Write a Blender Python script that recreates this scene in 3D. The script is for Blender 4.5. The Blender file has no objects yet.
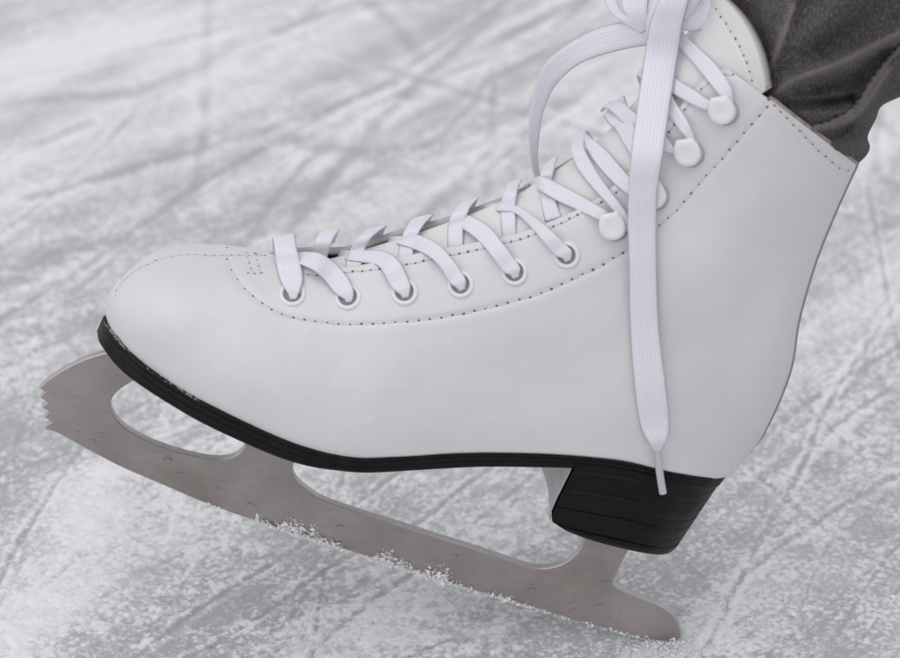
import bpy, math, random
import numpy as np
from mathutils import Vector
from mathutils.bvhtree import BVHTree

random.seed(7)
rng = np.random.default_rng(11)
S = bpy.context.scene

# ------------------------------------------------------------------ camera, world, sun, exposure
PITCH = math.radians(25.0)
DIST = 1.0
MMPX = 0.38e-3                      # metres per photo pixel in the plane of the skate
TANH = 450 * MMPX / DIST
FOCAL = 18.0 / TANH
# camera looks at point (0,0,ZC) of the skate's upright middle plane (y = 0)
def _ray(px, py):
    cx = (np.asarray(px, float) - 450) / 450 * TANH
    cy = -(np.asarray(py, float) - 329) / 450 * TANH
    dx = cx
    dy = math.cos(PITCH) + cy * math.sin(PITCH)
    dz = -math.sin(PITCH) + cy * math.cos(PITCH)
    return dx, dy, dz
def _z_at(px, py):
    dx, dy, dz = _ray(px, py)
    t = DIST * math.cos(PITCH) / dy
    return DIST * math.sin(PITCH) + t * dz
ZC = -float(_z_at(668, 641))        # the blade's heel tip stands on the ice, z = 0
CAM = np.array([0.0, -DIST * math.cos(PITCH), ZC + DIST * math.sin(PITCH)])

cam_d = bpy.data.cameras.new('camera')
cam = bpy.data.objects.new('camera', cam_d)
S.collection.objects.link(cam)
cam.location = CAM
cam.rotation_euler = (math.radians(90) - PITCH, 0, 0)
cam_d.sensor_width = 36
cam_d.lens = FOCAL
cam_d.clip_start = 0.01
cam_d.clip_end = 100
cam_d.dof.use_dof = True
cam_d.dof.focus_distance = 1.0
cam_d.dof.aperture_fstop = 13.0
S.camera = cam

SUN_EL, SUN_AZ = math.radians(67), math.radians(-148)   # azimuth from +y towards +x
world = bpy.data.worlds.new("World")
S.world = world
world.use_nodes = True
wn = world.node_tree
bg = wn.nodes['Background']
sky = wn.nodes.new('ShaderNodeTexSky')
sky.sky_type = 'NISHITA'
sky.sun_disc = False
sky.sun_elevation = SUN_EL
sky.sun_rotation = SUN_AZ
sky.dust_density = 1.0
hs = wn.nodes.new('ShaderNodeHueSaturation')
hs.inputs['Saturation'].default_value = 0.10
wn.links.new(sky.outputs[0], hs.inputs['Color'])
wn.links.new(hs.outputs[0], bg.inputs[0])
bg.inputs[1].default_value = 0.15

sun_d = bpy.data.lights.new('sun', 'SUN')
sun_d.energy = 0.6
sun_d.angle = math.radians(75)
sun_d.color = (1.0, 0.985, 0.97)
sun = bpy.data.objects.new('sun', sun_d)
S.collection.objects.link(sun)
sd = Vector((math.sin(SUN_AZ) * math.cos(SUN_EL), math.cos(SUN_AZ) * math.cos(SUN_EL), math.sin(SUN_EL)))
sun.rotation_euler = sd.to_track_quat('Z', 'Y').to_euler()
sun.location = sd * 3

S.view_settings.view_transform = 'Standard'
S.view_settings.look = 'None'
S.view_settings.gamma = 1
S.view_settings.exposure = 0.15

# ------------------------------------------------------------------ geometry helpers
def P(px, py, w):
    """photo pixel at w millimetres in front of the skate's middle plane -> world point(s)"""
    dx, dy, dz = _ray(px, py)
    y = -np.asarray(w, float) * 1e-3
    t = (y - CAM[1]) / dy
    return np.stack([CAM[0] + t * dx, y + 0 * t, CAM[2] + t * dz], -1)

def cr(keys, n, closed=False):
    """Catmull-Rom (chord parametrised by index) through rows of keys"""
    K = np.asarray(keys, float)
    m = len(K)
    u = np.linspace(0, m - 1, n)
    i = np.clip(u.astype(int), 0, m - 2)
    f = (u - i)[:, None]
    p1, p2 = K[i], K[i + 1]
    p0 = np.where((i > 0)[:, None], K[np.maximum(i - 1, 0)], 2 * p1 - p2)
    p3 = np.where((i + 2 < m)[:, None], K[np.minimum(i + 2, m - 1)], 2 * p2 - p1)
    return 0.5 * ((2 * p1) + (p2 - p0) * f + (2 * p0 - 5 * p1 + 4 * p2 - p3) * f**2 + (-p0 + 3 * p1 - 3 * p2 + p3) * f**3)

def resample(pts, step):
    P_ = np.asarray(pts, float)
    d = np.r_[0, np.cumsum(np.linalg.norm(np.diff(P_, axis=0), axis=1))]
    n = max(2, int(round(d[-1] / step)) + 1)
    s = np.linspace(0, d[-1], n)
    return np.stack([np.interp(s, d, P_[:, k]) for k in range(P_.shape[1])], -1)

def smooth_line(keys, step=2.0):
    return resample(cr(keys, 12 * len(keys)), step)

def dist_poly(X, Y, poly):
    """distance of every (X,Y) to a polyline, in pixels"""
    D = np.full(X.shape, 1e9)
    for (x0, y0), (x1, y1) in zip(poly[:-1, :2], poly[1:, :2]):
        vx, vy = x1 - x0, y1 - y0
        L = vx * vx + vy * vy + 1e-9
        t = np.clip(((X - x0) * vx + (Y - y0) * vy) / L, 0, 1)
        D = np.minimum(D, np.hypot(X - x0 - t * vx, Y - y0 - t * vy))
    return D

def _hash(ix, iy, seed):
    h = (ix.astype(np.int64) * 374761393 + iy.astype(np.int64) * 668265263 + seed * 1442695041) & 0xffffffff
    h = ((h ^ (h >> 13)) * 1274126177) & 0xffffffff
    return ((h ^ (h >> 16)) & 0xffff) / 65535.0
def vnoise(x, y, seed=0):
    ix, iy = np.floor(x), np.floor(y)
    fx, fy = x - ix, y - iy
    fx = fx * fx * (3 - 2 * fx); fy = fy * fy * (3 - 2 * fy)
    a, b = _hash(ix, iy, seed), _hash(ix + 1, iy, seed)
    c, d = _hash(ix, iy + 1, seed), _hash(ix + 1, iy + 1, seed)
    return (a + (b - a) * fx) * (1 - fy) + (c + (d - c) * fx) * fy
def fbm(x, y, o=4, seed=0):
    s = 0; a = 1; t = 0
    for k in range(o):
        s = s + a * vnoise(x * 2**k, y * 2**k, seed + k); t += a; a *= 0.5
    return s / t

def link_mesh(name, verts, faces, mats, parent=None, smooth=True, midx=None, uvs=None, attrs=None):
    me = bpy.data.meshes.new(name)
    me.from_pydata([tuple(v) for v in verts], [], [tuple(f) for f in faces])
    if not isinstance(mats, (list, tuple)): mats = [mats]
    for m in mats: me.materials.append(m)
    if midx is not None: me.polygons.foreach_set('material_index', np.asarray(midx, np.int32))
    me.polygons.foreach_set('use_smooth', np.full(len(me.polygons), smooth))
    if uvs is not None:
        ul = me.uv_layers.new(name='UVMap')
        li = np.empty(len(me.loops), np.int32); me.loops.foreach_get('vertex_index', li)
        ul.data.foreach_set('uv', np.asarray(uvs, np.float32)[li].ravel())
    if attrs:
        for k, a in attrs.items():
            at = me.attributes.new(k, 'FLOAT', 'POINT')
            at.data.foreach_set('value', np.asarray(a, np.float32))
    me.update()
    o = bpy.data.objects.new(name, me)
    S.collection.objects.link(o)
    if parent: o.parent = parent
    return o

def gridf(n, m, off=0, flip=False, wrap=False):
    f = []
    for i in range(n - 1):
        for j in range(m if wrap else m - 1):
            a = off + i * m + j; b = off + i * m + (j + 1) % m
            c = off + (i + 1) * m + (j + 1) % m; d = off + (i + 1) * m + j
            f.append((a, d, c, b) if flip else (a, b, c, d))
    return f

class MB:
    def __init__(s): s.v = []; s.f = []; s.m = []; s.n = 0
    def add(s, v, f, m=0):
        v = np.asarray(v, float)
        s.v.append(v); s.f += [tuple(i + s.n for i in q) for q in f]; s.m += [m] * len(f); s.n += len(v)
    def build(s, name, mats, parent=None, smooth=True):
        return link_mesh(name, np.concatenate(s.v), s.f, mats, parent, smooth, s.m)

def frame(n):
    n = np.asarray(n, float); n = n / np.linalg.norm(n)
    a = np.cross([0, 0, 1.0], n)
    if np.linalg.norm(a) < 1e-3: a = np.array([1.0, 0, 0])
    a /= np.linalg.norm(a)
    return a, np.cross(n, a), n

def tag(o, label=None, cat=None, group=None, kind=None):
    if label: o['label'] = label
    if cat: o['category'] = cat
    if group: o['group'] = group
    if kind: o['kind'] = kind
    return o

# ------------------------------------------------------------------ materials
class NT:
    def __init__(s, name):
        s.m = bpy.data.materials.new(name); s.m.use_nodes = True
        s.t = s.m.node_tree; s.b = s.t.nodes['Principled BSDF']
    def n(s, typ, **kw):
        nd = s.t.nodes.new('ShaderNode' + typ)
        for k, v in kw.items():
            if k.startswith('i_'):
                key = k[2:].replace('_', ' ')
                if key.isdigit(): nd.inputs[int(key)].default_value = v
                else: nd.inputs[key].default_value = v
            else: setattr(nd, k, v)
        return nd
    def l(s, a, b): s.t.links.new(a, b); return b
    def noise(s, vec, scale, detail=3, rough=.5):
        nd = s.n('TexNoise'); nd.inputs['Scale'].default_value = scale
        nd.inputs['Detail'].default_value = detail; nd.inputs['Roughness'].default_value = rough
        if vec is not None: s.l(vec, nd.inputs['Vector'])
        return nd.outputs['Fac']
    def ramp(s, fac, stops):
        nd = s.n('ValToRGB'); e = nd.color_ramp.elements
        while len(e) < len(stops): e.new(.5)
        for k, (p, c) in enumerate(stops):
            e[k].position = p; e[k].color = (c if len(c) == 4 else (*c, 1)) if isinstance(c, tuple) else (c, c, c, 1)
        s.l(fac, nd.inputs[0]); return nd.outputs[0]
    def math(s, op, a, b=None, c=None):
        nd = s.n('Math', operation=op)
        for k, x in enumerate((a, b, c)):
            if x is None: continue
            if isinstance(x, (int, float)): nd.inputs[k].default_value = x
            else: s.l(x, nd.inputs[k])
        return nd.outputs[0]
    def mix(s, fac, a, b, mode='MIX'):
        nd = s.n('Mix', data_type='RGBA', blend_type=mode)
        for k, x in ((0, fac), (6, a), (7, b)):
            if isinstance(x, (int, float)): nd.inputs[k].default_value = x
            elif isinstance(x, tuple): nd.inputs[k].default_value = (*x, 1)
            else: s.l(x, nd.inputs[k])
        return nd.outputs[2]
    def bump(s, h, strength, dist, normal=None):
        nd = s.n('Bump'); nd.inputs['Strength'].default_value = strength; nd.inputs['Distance'].default_value = dist
        s.l(h, nd.inputs['Height'])
        if normal is not None: s.l(normal, nd.inputs['Normal'])
        return nd.outputs[0]
    def obj(s): return s.n('TexCoord').outputs['Object']
    def geo(s): return s.n('NewGeometry').outputs['Position']
    def set(s, **kw):
        for k, v in kw.items():
            inp = s.b.inputs[k.replace('_', ' ')]
            if isinstance(v, (int, float)): inp.default_value = v
            elif isinstance(v, tuple): inp.default_value = (*v, 1) if len(v) == 3 else v
            else: s.l(v, inp)
        return s.m

def leather(name, col, col2, rough=.42, lift=0.0):
    t = NT(name); g = t.geo()
    f1 = t.noise(g, 900, 4, .55)
    vor = t.n('TexVoronoi', feature='DISTANCE_TO_EDGE'); t.l(g, vor.inputs['Vector']); vor.inputs['Scale'].default_value = 700
    f2 = t.noise(g, 28, 4, .6)
    dirt = t.ramp(t.noise(g, 60, 5, .7), [(.60, 0.0), (.78, 1.0)])
    base = t.mix(t.ramp(f2, [(.3, 0.0), (.7, 1.0)]), col, col2)
    base = t.mix(t.math('MULTIPLY', dirt, .10), base, (.45, .42, .41))
    b = t.bump(vor.outputs['Distance'], .10, .0003)
    b = t.bump(f1, .12, .0004, b)
    b = t.bump(f2, .35, .0012, b)
    r = t.math('ADD', t.math('MULTIPLY', t.noise(g, 45, 4, .6), .22), rough - .11)
    return t.set(Base_Color=base, Roughness=r, Normal=b, Specular_IOR_Level=.45)

M = {}
M['leather'] = leather('white_leather', (.70, .683, .702), (.66, .645, .662))
M['leather_soft'] = leather('tongue_leather', (.73, .725, .725), (.69, .68, .68), .5)
def lining():
    t = NT('brown_lining'); g = t.geo()
    n = t.noise(g, 500, 4, .7)
    c = t.mix(t.ramp(n, [(.35, 0.0), (.65, 1.0)]), (.24, .195, .19), (.44, .385, .375))
    return t.set(Base_Color=c, Roughness=.9, Normal=t.bump(n, .6, .0006))
M['lining'] = lining()
def rubber():
    t = NT('black_rubber'); g = t.geo()
    n = t.noise(g, 260, 5, .65)
    c = t.mix(t.ramp(n, [(.5, 0.0), (.75, 1.0)]), (.003, .003, .0034), (.009, .009, .0098))
    r = t.math('ADD', t.math('MULTIPLY', t.noise(g, 120, 4, .6), .3), .33)
    return t.set(Base_Color=c, Roughness=r, Normal=t.bump(t.noise(g, 900, 3), .15, .0003), Specular_IOR_Level=.22)
M['rubber'] = rubber()
def sole_mat():
    # black rubber, scuffed pale along its upper edge at the toe ("scuff" is wear stored on the mesh)
    t = NT('scuffed_sole_rubber'); g = t.geo()
    a = t.n('Attribute', attribute_name='scuff').outputs['Fac']
    n = t.noise(g, 700, 5, .75)
    m = t.ramp(t.math('MULTIPLY', a, t.math('ADD', n, .25)), [(.50, 0.0), (.56, 1.0)])
    c0 = t.mix(t.ramp(t.noise(g, 260, 5, .65), [(.5, 0.0), (.75, 1.0)]), (.003, .003, .0034), (.009, .009, .0098))
    c = t.mix(m, c0, (.22, .215, .215))
    r = t.math('ADD', t.math('MULTIPLY', t.noise(g, 120, 4, .6), .3), .38)
    return t.set(Base_Color=c, Roughness=r, Normal=t.bump(n, .12, .0003), Specular_IOR_Level=.22)
M['sole'] = sole_mat()
def steel():
    t = NT('blade_steel'); g = t.geo()
    # brushed along the blade (the blade slopes by about 20 degrees)
    mp = t.n('Mapping'); t.l(g, mp.inputs['Vector'])
    mp.inputs['Rotation'].default_value = (0, math.radians(-21), 0)
    mp.inputs['Scale'].default_value = (110, 110, 3200)
    br = t.noise(mp.outputs[0], 1.0, 4, .6)
    spots = t.ramp(t.noise(g, 320, 5, .7), [(.29, 1.0), (.34, 0.0)])
    big = t.noise(g, 22, 4, .6)
    c = t.mix(t.ramp(big, [(.35, 0.0), (.65, 1.0)]), (.34, .295, .28), (.47, .425, .41))
    c = t.mix(t.math('MULTIPLY', spots, .6), c, (.15, .13, .125))
    c = t.mix(t.math('MULTIPLY', t.ramp(br, [(.35, 1.0), (.55, 0.0)]), .22), c, (.24, .21, .20))
    r = t.math('ADD', t.math('MULTIPLY', t.noise(g, 60, 5, .7), .35), .18)
    return t.set(Base_Color=c, Metallic=.92, Roughness=r, Normal=t.bump(t.noise(g, 260, 4, .6), .05, .0003, t.bump(br, .25, .0003)))
M['steel'] = steel()
def steel_edge():
    t = NT('ground_steel_edge'); g = t.geo()
    n = t.noise(g, 400, 4, .6)
    c = t.mix(n, (.36, .33, .33), (.55, .52, .53))
    return t.set(Base_Color=c, Metallic=.8, Roughness=.38, Normal=t.bump(n, .2, .0003))
M['steel_edge'] = steel_edge()
def lace_mat():
    t = NT('woven_lace'); uv = t.n('UVMap').outputs[0]
    sp = t.n('SeparateXYZ'); t.l(uv, sp.inputs[0])
    u, v = sp.outputs[0], sp.outputs[1]          # u: 0..1 across, v: millimetres along
    ribs = t.math('MULTIPLY', u, 8.0)
    fr = t.math('FRACT', ribs)
    par = t.math('MODULO', t.math('FLOOR', ribs), 2.0)
    sgn = t.math('SUBTRACT', t.math('MULTIPLY', par, 2.0), 1.0)
    ph = t.math('ADD', t.math('MULTIPLY', v, 1.15), t.math('MULTIPLY', t.math('MULTIPLY', fr, sgn), .62))
    wv = t.math('SINE', t.math('MULTIPLY', ph, 6.2832))
    wv = t.math('ADD', t.math('MULTIPLY', wv, .5), .5)
    rib = t.math('SINE', t.math('MULTIPLY', fr, 3.14159))
    h = t.math('ADD', t.math('MULTIPLY', wv, .8), t.math('MULTIPLY', rib, .5))
    g = t.geo()
    nz = t.noise(g, 1500, 3, .7)
    h = t.math('ADD', h, t.math('MULTIPLY', nz, .7))
    c = t.mix(t.ramp(h, [(.25, 0.0), (1.0, 1.0)]), (.64, .63, .71), (.83, .82, .90))
    return t.set(Base_Color=c, Roughness=.85, Normal=t.bump(h, .55, .00035), Sheen_Weight=.15)
M['lace'] = lace_mat()
def plain(name, col, rough, metal=0.0, bscale=600, bstr=.08, **kw):
    t = NT(name); g = t.geo(); n = t.noise(g, bscale, 4, .6)
    c = t.mix(n, tuple(x * .93 for x in col), tuple(min(1, x * 1.05) for x in col))
    return t.set(Base_Color=c, Roughness=rough, Metallic=metal, Normal=t.bump(n, bstr, .0004), **kw)
M['enamel'] = plain('white_enamel', (.76, .76, .775), .28, bscale=200)
M['hole_shade'] = plain('stitch_hole_shade', (.15, .135, .137), .9)  # dark dots paint the shade of needle holes onto the leather
M['back'] = plain('back_strip_brown', (.34, .28, .275), .85)
M['dark'] = plain('eyelet_inside_shade', (.24, .23, .235), .8)  # dark tone painted for the shade inside an eyelet
M['thread'] = plain('pale_thread', (.70, .68, .69), .8, bscale=2500, bstr=.5)
M['aglet'] = plain('clear_plastic_tip', (.62, .62, .64), .3, Transmission_Weight=.25)
M['breast'] = plain('pale_heel_facing', (.42, .42, .43), .4, bscale=60, bstr=.3)
M['snow'] = plain('snow_crystal', (.90, .90, .92), .7, bscale=900, bstr=.2, Subsurface_Weight=.0)
M['droplet'] = NT('meltwater').set(Base_Color=(.85, .85, .87), Roughness=.06, Transmission_Weight=.9, IOR=1.33)
M['metal_dark'] = plain('hook_shank_metal', (.45, .45, .46), .35, .6)
def denim():
    t = NT('grey_denim'); g = t.geo(); uv = t.n('UVMap').outputs[0]
    mp = t.n('Mapping'); t.l(uv, mp.inputs['Vector'])
    mp.inputs['Rotation'].default_value = (0, 0, math.radians(58))
    w = t.n('TexWave', wave_type='BANDS', bands_direction='X'); t.l(mp.outputs[0], w.inputs['Vector'])
    w.inputs['Scale'].default_value = 330; w.inputs['Distortion'].default_value = 1.2
    w.inputs['Detail'].default_value = 2; w.inputs['Detail Scale'].default_value = 3
    mp2 = t.n('Mapping'); t.l(uv, mp2.inputs['Vector'])
    mp2.inputs['Rotation'].default_value = (0, 0, math.radians(58)); mp2.inputs['Scale'].default_value = (1300, 480, 1)
    sp = t.noise(mp2.outputs[0], 1, 3, .7)
    fl = t.ramp(sp, [(.50, 0.0), (.60, 1.0)])
    big = t.noise(g, 60, 4, .6)
    c = t.mix(t.ramp(big, [(.3, 0.0), (.7, 1.0)]), (.038, .032, .031), (.072, .062, .061))
    c = t.mix(t.math('MULTIPLY', fl, .7), c, (.26, .24, .24))
    c = t.mix(t.math('MULTIPLY', w.outputs['Fac'], .35), c, (.04, .034, .034))
    fold_light = t.n('Attribute', attribute_name='fold_light').outputs['Fac']
    c = t.mix(t.math('MULTIPLY', fold_light, .75), c, (.23, .20, .195))  # highlight on the fold crests, mixed into the cloth colour
    h = t.math('ADD', w.outputs['Fac'], t.math('MULTIPLY', sp, 2.0))
    return t.set(Base_Color=c, Roughness=.92, Normal=t.bump(t.noise(g, 110, 5, .6), .4, .003, t.bump(h, .7, .0005)), Sheen_Weight=.08)
M['denim'] = denim()
M['piping'] = plain('grey_seam_thread', (.17, .15, .145), .9, bscale=1800, bstr=.6)
def ice():
    t = NT('scratched_ice'); g = t.geo()
    fr = t.n('Attribute', attribute_name='frost').outputs['Fac']
    # fine grain of shaved ice, and hair scratches
    gr = t.noise(g, 520, 6, .8)
    gr2 = t.noise(g, 150, 5, .75)
    gr3 = t.noise(g, 38, 4, .65)
    def streak(angle, fine, long_):
        mp = t.n('Mapping'); t.l(g, mp.inputs['Vector'])
        mp.vector_type = 'TEXTURE'
        mp.inputs['Rotation'].default_value = (0, 0, math.radians(angle)); mp.inputs['Scale'].default_value = (1 / long_, 1 / fine, 1)
        return t.noise(mp.outputs[0], 1, 4, .6)
    hair, hair2, hair3 = streak(56, 260, 9), streak(40, 340, 7), streak(112, 300, 8)
    nzc = t.n('TexNoise'); nzc.inputs['Scale'].default_value = 260; nzc.inputs['Detail'].default_value = 2; t.l(g, nzc.inputs['Vector'])
    vs = t.n('VectorMath', operation='SCALE'); t.l(nzc.outputs['Color'], vs.inputs[0]); vs.inputs['Scale'].default_value = .004
    va = t.n('VectorMath', operation='ADD'); t.l(g, va.inputs[0]); t.l(vs.outputs[0], va.inputs[1]); wob = va.outputs[0]
    def crumbs(scale):
        v = t.n('TexVoronoi', feature='F1'); t.l(wob, v.inputs['Vector']); v.inputs['Scale'].default_value = scale
        return t.ramp(v.outputs['Distance'], [(.12, 1.0), (.62, 0.0)])
    patch = t.ramp(t.noise(g, 30, 4, .7), [(.38, .25), (.62, 1.0)])
    dens = t.n('Attribute', attribute_name='crumb').outputs['Fac']
    patch = t.math('MULTIPLY', patch, dens)
    cr1 = t.math('MULTIPLY', crumbs(300), patch)
    cr2 = t.math('MULTIPLY', crumbs(560), patch)
    f = t.math('ADD', fr, .13)
    f = t.math('ADD', f, t.math('MULTIPLY', t.math('SUBTRACT', cr1, t.math('MULTIPLY', dens, .28)), 1.0))
    f = t.math('ADD', f, t.math('MULTIPLY', t.math('SUBTRACT', cr2, t.math('MULTIPLY', dens, .28)), .75))
    for x_, a_ in ((hair, .7), (hair2, .6), (hair3, .4), (gr3, .35)):
        f = t.math('ADD', f, t.math('MULTIPLY', t.math('SUBTRACT', x_, .5), a_))
    for x_, a_ in ((gr, 1.3), (gr2, .8)):
        f = t.math('ADD', f, t.math('MULTIPLY', t.math('MULTIPLY', t.math('SUBTRACT', x_, .5), a_), dens))
    c = t.ramp(f, [(.0, (.47, .478, .492)), (.33, (.60, .602, .618)), (.62, (.77, .763, .785)), (.95, (.92, .91, .93))])
    rf = t.ramp(f, [(.15, .32), (.6, .7)])
    b = t.bump(cr1, .5, .0009, None)
    b = t.bump(cr2, .4, .0006, b)
    b = t.bump(gr, .6, .0010, t.bump(gr2, .5, .0022, t.bump(hair, .3, .0010, b)))
    return t.set(Base_Color=c, Roughness=rf, Normal=b, Specular_IOR_Level=.22)
M['ice'] = ice()

# ------------------------------------------------------------------ the ice rink
def ground_pt(px, py):
    dx, dy, dz = _ray(px, py)
    t = -CAM[2] / dz
    return CAM[0] + t * dx, CAM[1] + t * dy

def axis(a, b, d0, d1, far_lo, far_hi):
    out = [a]
    x = a
    while x < b:
        x += d0 + (d1 - d0) * (x - a) / (b - a); out.append(x)
    hi = []; s = d1
    while x < far_hi: s *= 1.35; x += s; hi.append(x)
    lo = []; x = a; s = d0
    while x > far_lo: s *= 1.35; x -= s; lo.append(x)
    return np.array(lo[::-1] + out + hi)
gx = axis(-.36, .36, .0010, .0010, -9, 9)
gy = axis(-.11, 1.15, .0010, .0032, -7, 22)
GX, GY = np.meshgrid(gx, gy, indexing='ij')
def rot(x, y, a):
    c, s = math.cos(a), math.sin(a); return x * c + y * s, -x * s + y * c
H = np.zeros_like(GX)
R1, R2 = rot(GX, GY, math.radians(57))
frost = .535 + 1.15 * (fbm(R1 * 2.4, R2 * 24, 5, 3) - .5) + .30 * (fbm(GX * 7, GY * 5, 4, 9) - .5) + .04 * np.clip(GY / .7, 0, 1)
R3, R4 = rot(GX, GY, math.radians(40))
frost += .40 * (fbm(R3 * 4, R4 * 42, 4, 21) - .5)
H += .0009 * (fbm(R1 * 30, R2 * 70, 4, 31) - .5) + .0006 * (fbm(GX * 170, GY * 170, 3, 41) - .5)
near = (np.abs(GX) < .40) & (GY < 1.3) & (GY > -.2)
nx, ny = GX[near], GY[near]
dH = np.zeros_like(nx); dF = np.zeros_like(nx)
def groove(poly, depth, width, fr, shoulder=.5, snow=.3, broken=1.0):
    """cut a skate track (polyline on the ice, metres) and throw a little snow beside it"""
    global dH, dF
    poly = np.asarray(poly)
    x0, y0 = poly.min(0) - width * 6; x1, y1 = poly.max(0) + width * 6
    m = (nx > x0) & (nx < x1) & (ny > y0) & (ny < y1)
    if not m.any(): return
    d = dist_poly(nx[m], ny[m], poly)
    sd__ = int(abs(poly[0, 0]) * 9999) % 97
    rag = np.clip(2.6 * fbm(nx[m] * 22, ny[m] * 22, 3, sd__) - .55, 0, 1.5) * (.5 + fbm(nx[m] * 230, ny[m] * 230, 2, sd__ + 1))
    rag = rag * broken + (1 - broken)
    d = d * (.7 + .9 * fbm(nx[m] * 120, ny[m] * 120, 2, sd__ + 5))
    g_ = np.exp(-(d / width)**2) * rag
    s_ = np.exp(-((d - 2.2 * width) / (1.1 * width))**2) * rag
    depth *= .45
    dH[m] += -depth * g_ + depth * shoulder * s_
    dF[m] += fr * g_ + snow * s_
def pix_track(keys, **k):
    q = smooth_line(keys, 14)
    x, y = ground_pt(q[:, 0], q[:, 1])
    groove(np.stack([x, y], -1), broken=.45, **k)
# tracks that can be read in the photograph
pix_track([(-20, 330), (90, 262), (190, 190), (300, 128), (390, 78), (450, 38), (520, -10)], depth=.0010, width=.0032, fr=-.45, snow=.16)
pix_track([(-20, 110), (60, 95), (130, 92), (190, 70), (240, 40), (330, 12), (430, -8)], depth=.0012, width=.009, fr=-.40, snow=.12)
pix_track([(210, -10), (206, 60), (205, 120), (195, 200)], depth=.0006, width=.004, fr=-.22, snow=.1)
pix_track([(285, 235), (330, 180), (380, 120), (440, 62), (500, 10)], depth=.0010, width=.005, fr=-.38, snow=.15)
pix_track([(270, 135), (340, 148), (410, 150), (490, 122), (560, 100)], depth=.0008, width=.012, fr=-.36, snow=.05)
pix_track([(-20, 300), (60, 250), (140, 232), (200, 180), (260, 150)], depth=.0008, width=.010, fr=-.34, snow=.05)
pix_track([(130, 660), (210, 600), (300, 545), (400, 470), (450, 440), (520, 395)], depth=.0012, width=.0014, fr=-.42, snow=.3)
pix_track([(180, 662), (250, 622), (340, 560), (420, 520), (470, 480), (560, 420)], depth=.0010, width=.0014, fr=-.36, snow=.3)
pix_track([(300, 662), (370, 600), (430, 560), (500, 500), (560, 450)], depth=.0008, width=.0018, fr=-.4, snow=.3)
pix_track([(-10, 600), (20, 540), (60, 480), (95, 430), (150, 400)], depth=.0012, width=.0014, fr=-.42, snow=.3)
pix_track([(868, 185), (880, 250), (893, 320), (910, 380)], depth=.0010, width=.0014, fr=-.36, snow=.25)
pix_track([(700, 660), (735, 590), (760, 540), (800, 470), (830, 400), (905, 290)], depth=.0008, width=.0014, fr=-.42, snow=.3)
pix_track([(735, 452), (790, 500), (850, 545), (905, 575)], depth=.0008, width=.0016, fr=-.35, snow=.3)
pix_track([(790, 480), (830, 430), (900, 380)], depth=.0008, width=.0016, fr=-.35, snow=.3)
pix_track([(690, 640), (760, 560), (850, 500), (905, 470)], depth=.0006, width=.0018, fr=-.3, snow=.3)
pix_track([(400, 660), (460, 640), (560, 662)], depth=.0005, width=.0015, fr=-.3, snow=.2)
rr = random.Random(5)
for k in range(230):                         # the many smaller ones, most along the same sweep
    ang = math.radians(rr.gauss(55, 12) if rr.random() < .74 else rr.uniform(80, 150))
    cx, cy = rr.uniform(-.40, .40), -.12 + 1.25 * rr.random()
    L = rr.uniform(.05, .34) * (1 + 1.2 * max(0, cy)); bend = rr.gauss(0, .5)
    q = []
    for i in range(9):
        t = (i / 8 - .5) * L
        a = ang + bend * t
        q.append((cx + t * math.cos(a), cy + t * math.sin(a)))
    groove(q, depth=rr.uniform(.0002, .0009), width=rr.choice([.0006, .0008, .0010, .0014, .003]) * (1 + 1.2 * max(0, cy)), fr=-rr.uniform(.12, .36), snow=rr.uniform(.05, .22))
# swept-up snow: a drift at the lower left, and flecks
def drift(keys, rad, h, fr):
    global dH, dF
    q = smooth_line(keys, 14); x, y = ground_pt(q[:, 0], q[:, 1])
    d = dist_poly(nx, ny, np.stack([x, y], -1))
    rag = fbm(nx * 55, ny * 55, 4, 77)
    m = 1 / (1 + np.exp((d / rad - .15 - 1.3 * rag) * 4)) * .8
    dH += h * m * (.5 + fbm(nx * 130, ny * 130, 3, 5)); dF += fr * m
drift([(5, 655), (50, 590), (75, 535), (95, 485)], .022, .0022, .62)
drift([(70, 540), (110, 500), (120, 470)], .012, .0016, .30)
drift([(0, 50), (60, 40), (150, 30), (200, 60)], .05, .0010, .25)
drift([(240, 110), (340, 90), (420, 130)], .02, .001, .14)
drift([(640, 650), (690, 632), (730, 640)], .010, .0022, .35)
drift([(760, 590), (830, 570), (900, 600)], .014, .0010, .22)
drift([(350, 655), (430, 610), (480, 640)], .014, .0010, .22)
drift([(0, 430), (40, 400), (30, 350)], .03, .001, .25)
# crumbs of shaved ice lying packed on the surface, thicker in some places
zone = np.clip(3.0 * fbm(nx * 13, ny * 9, 4, 91) - .95, .12, 1)
c1 = np.clip((vnoise(nx * 300 + 3 * fbm(nx * 90, ny * 90, 2, 7), ny * 300, 92) - .50) / .3, 0, 1)
c2 = np.clip((vnoise(nx * 520, ny * 520, 93) - .45) / .4, 0, 1)
c3 = np.clip((vnoise(nx * 150, ny * 150, 94) - .68) / .16, 0, 1)
lump = zone * (.55 * c1 + .35 * c2 + .7 * c3 * zone)
dH += .0009 * lump; lump = lump * np.clip(1.1 - 1.4 * np.clip(ny - .1, 0, 9), .25, 1); dF += .55 * lump - .10
# keep the contact spot under the blade low
H[near] += dH; frost[near] += dF
H -= H[near].mean()
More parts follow.
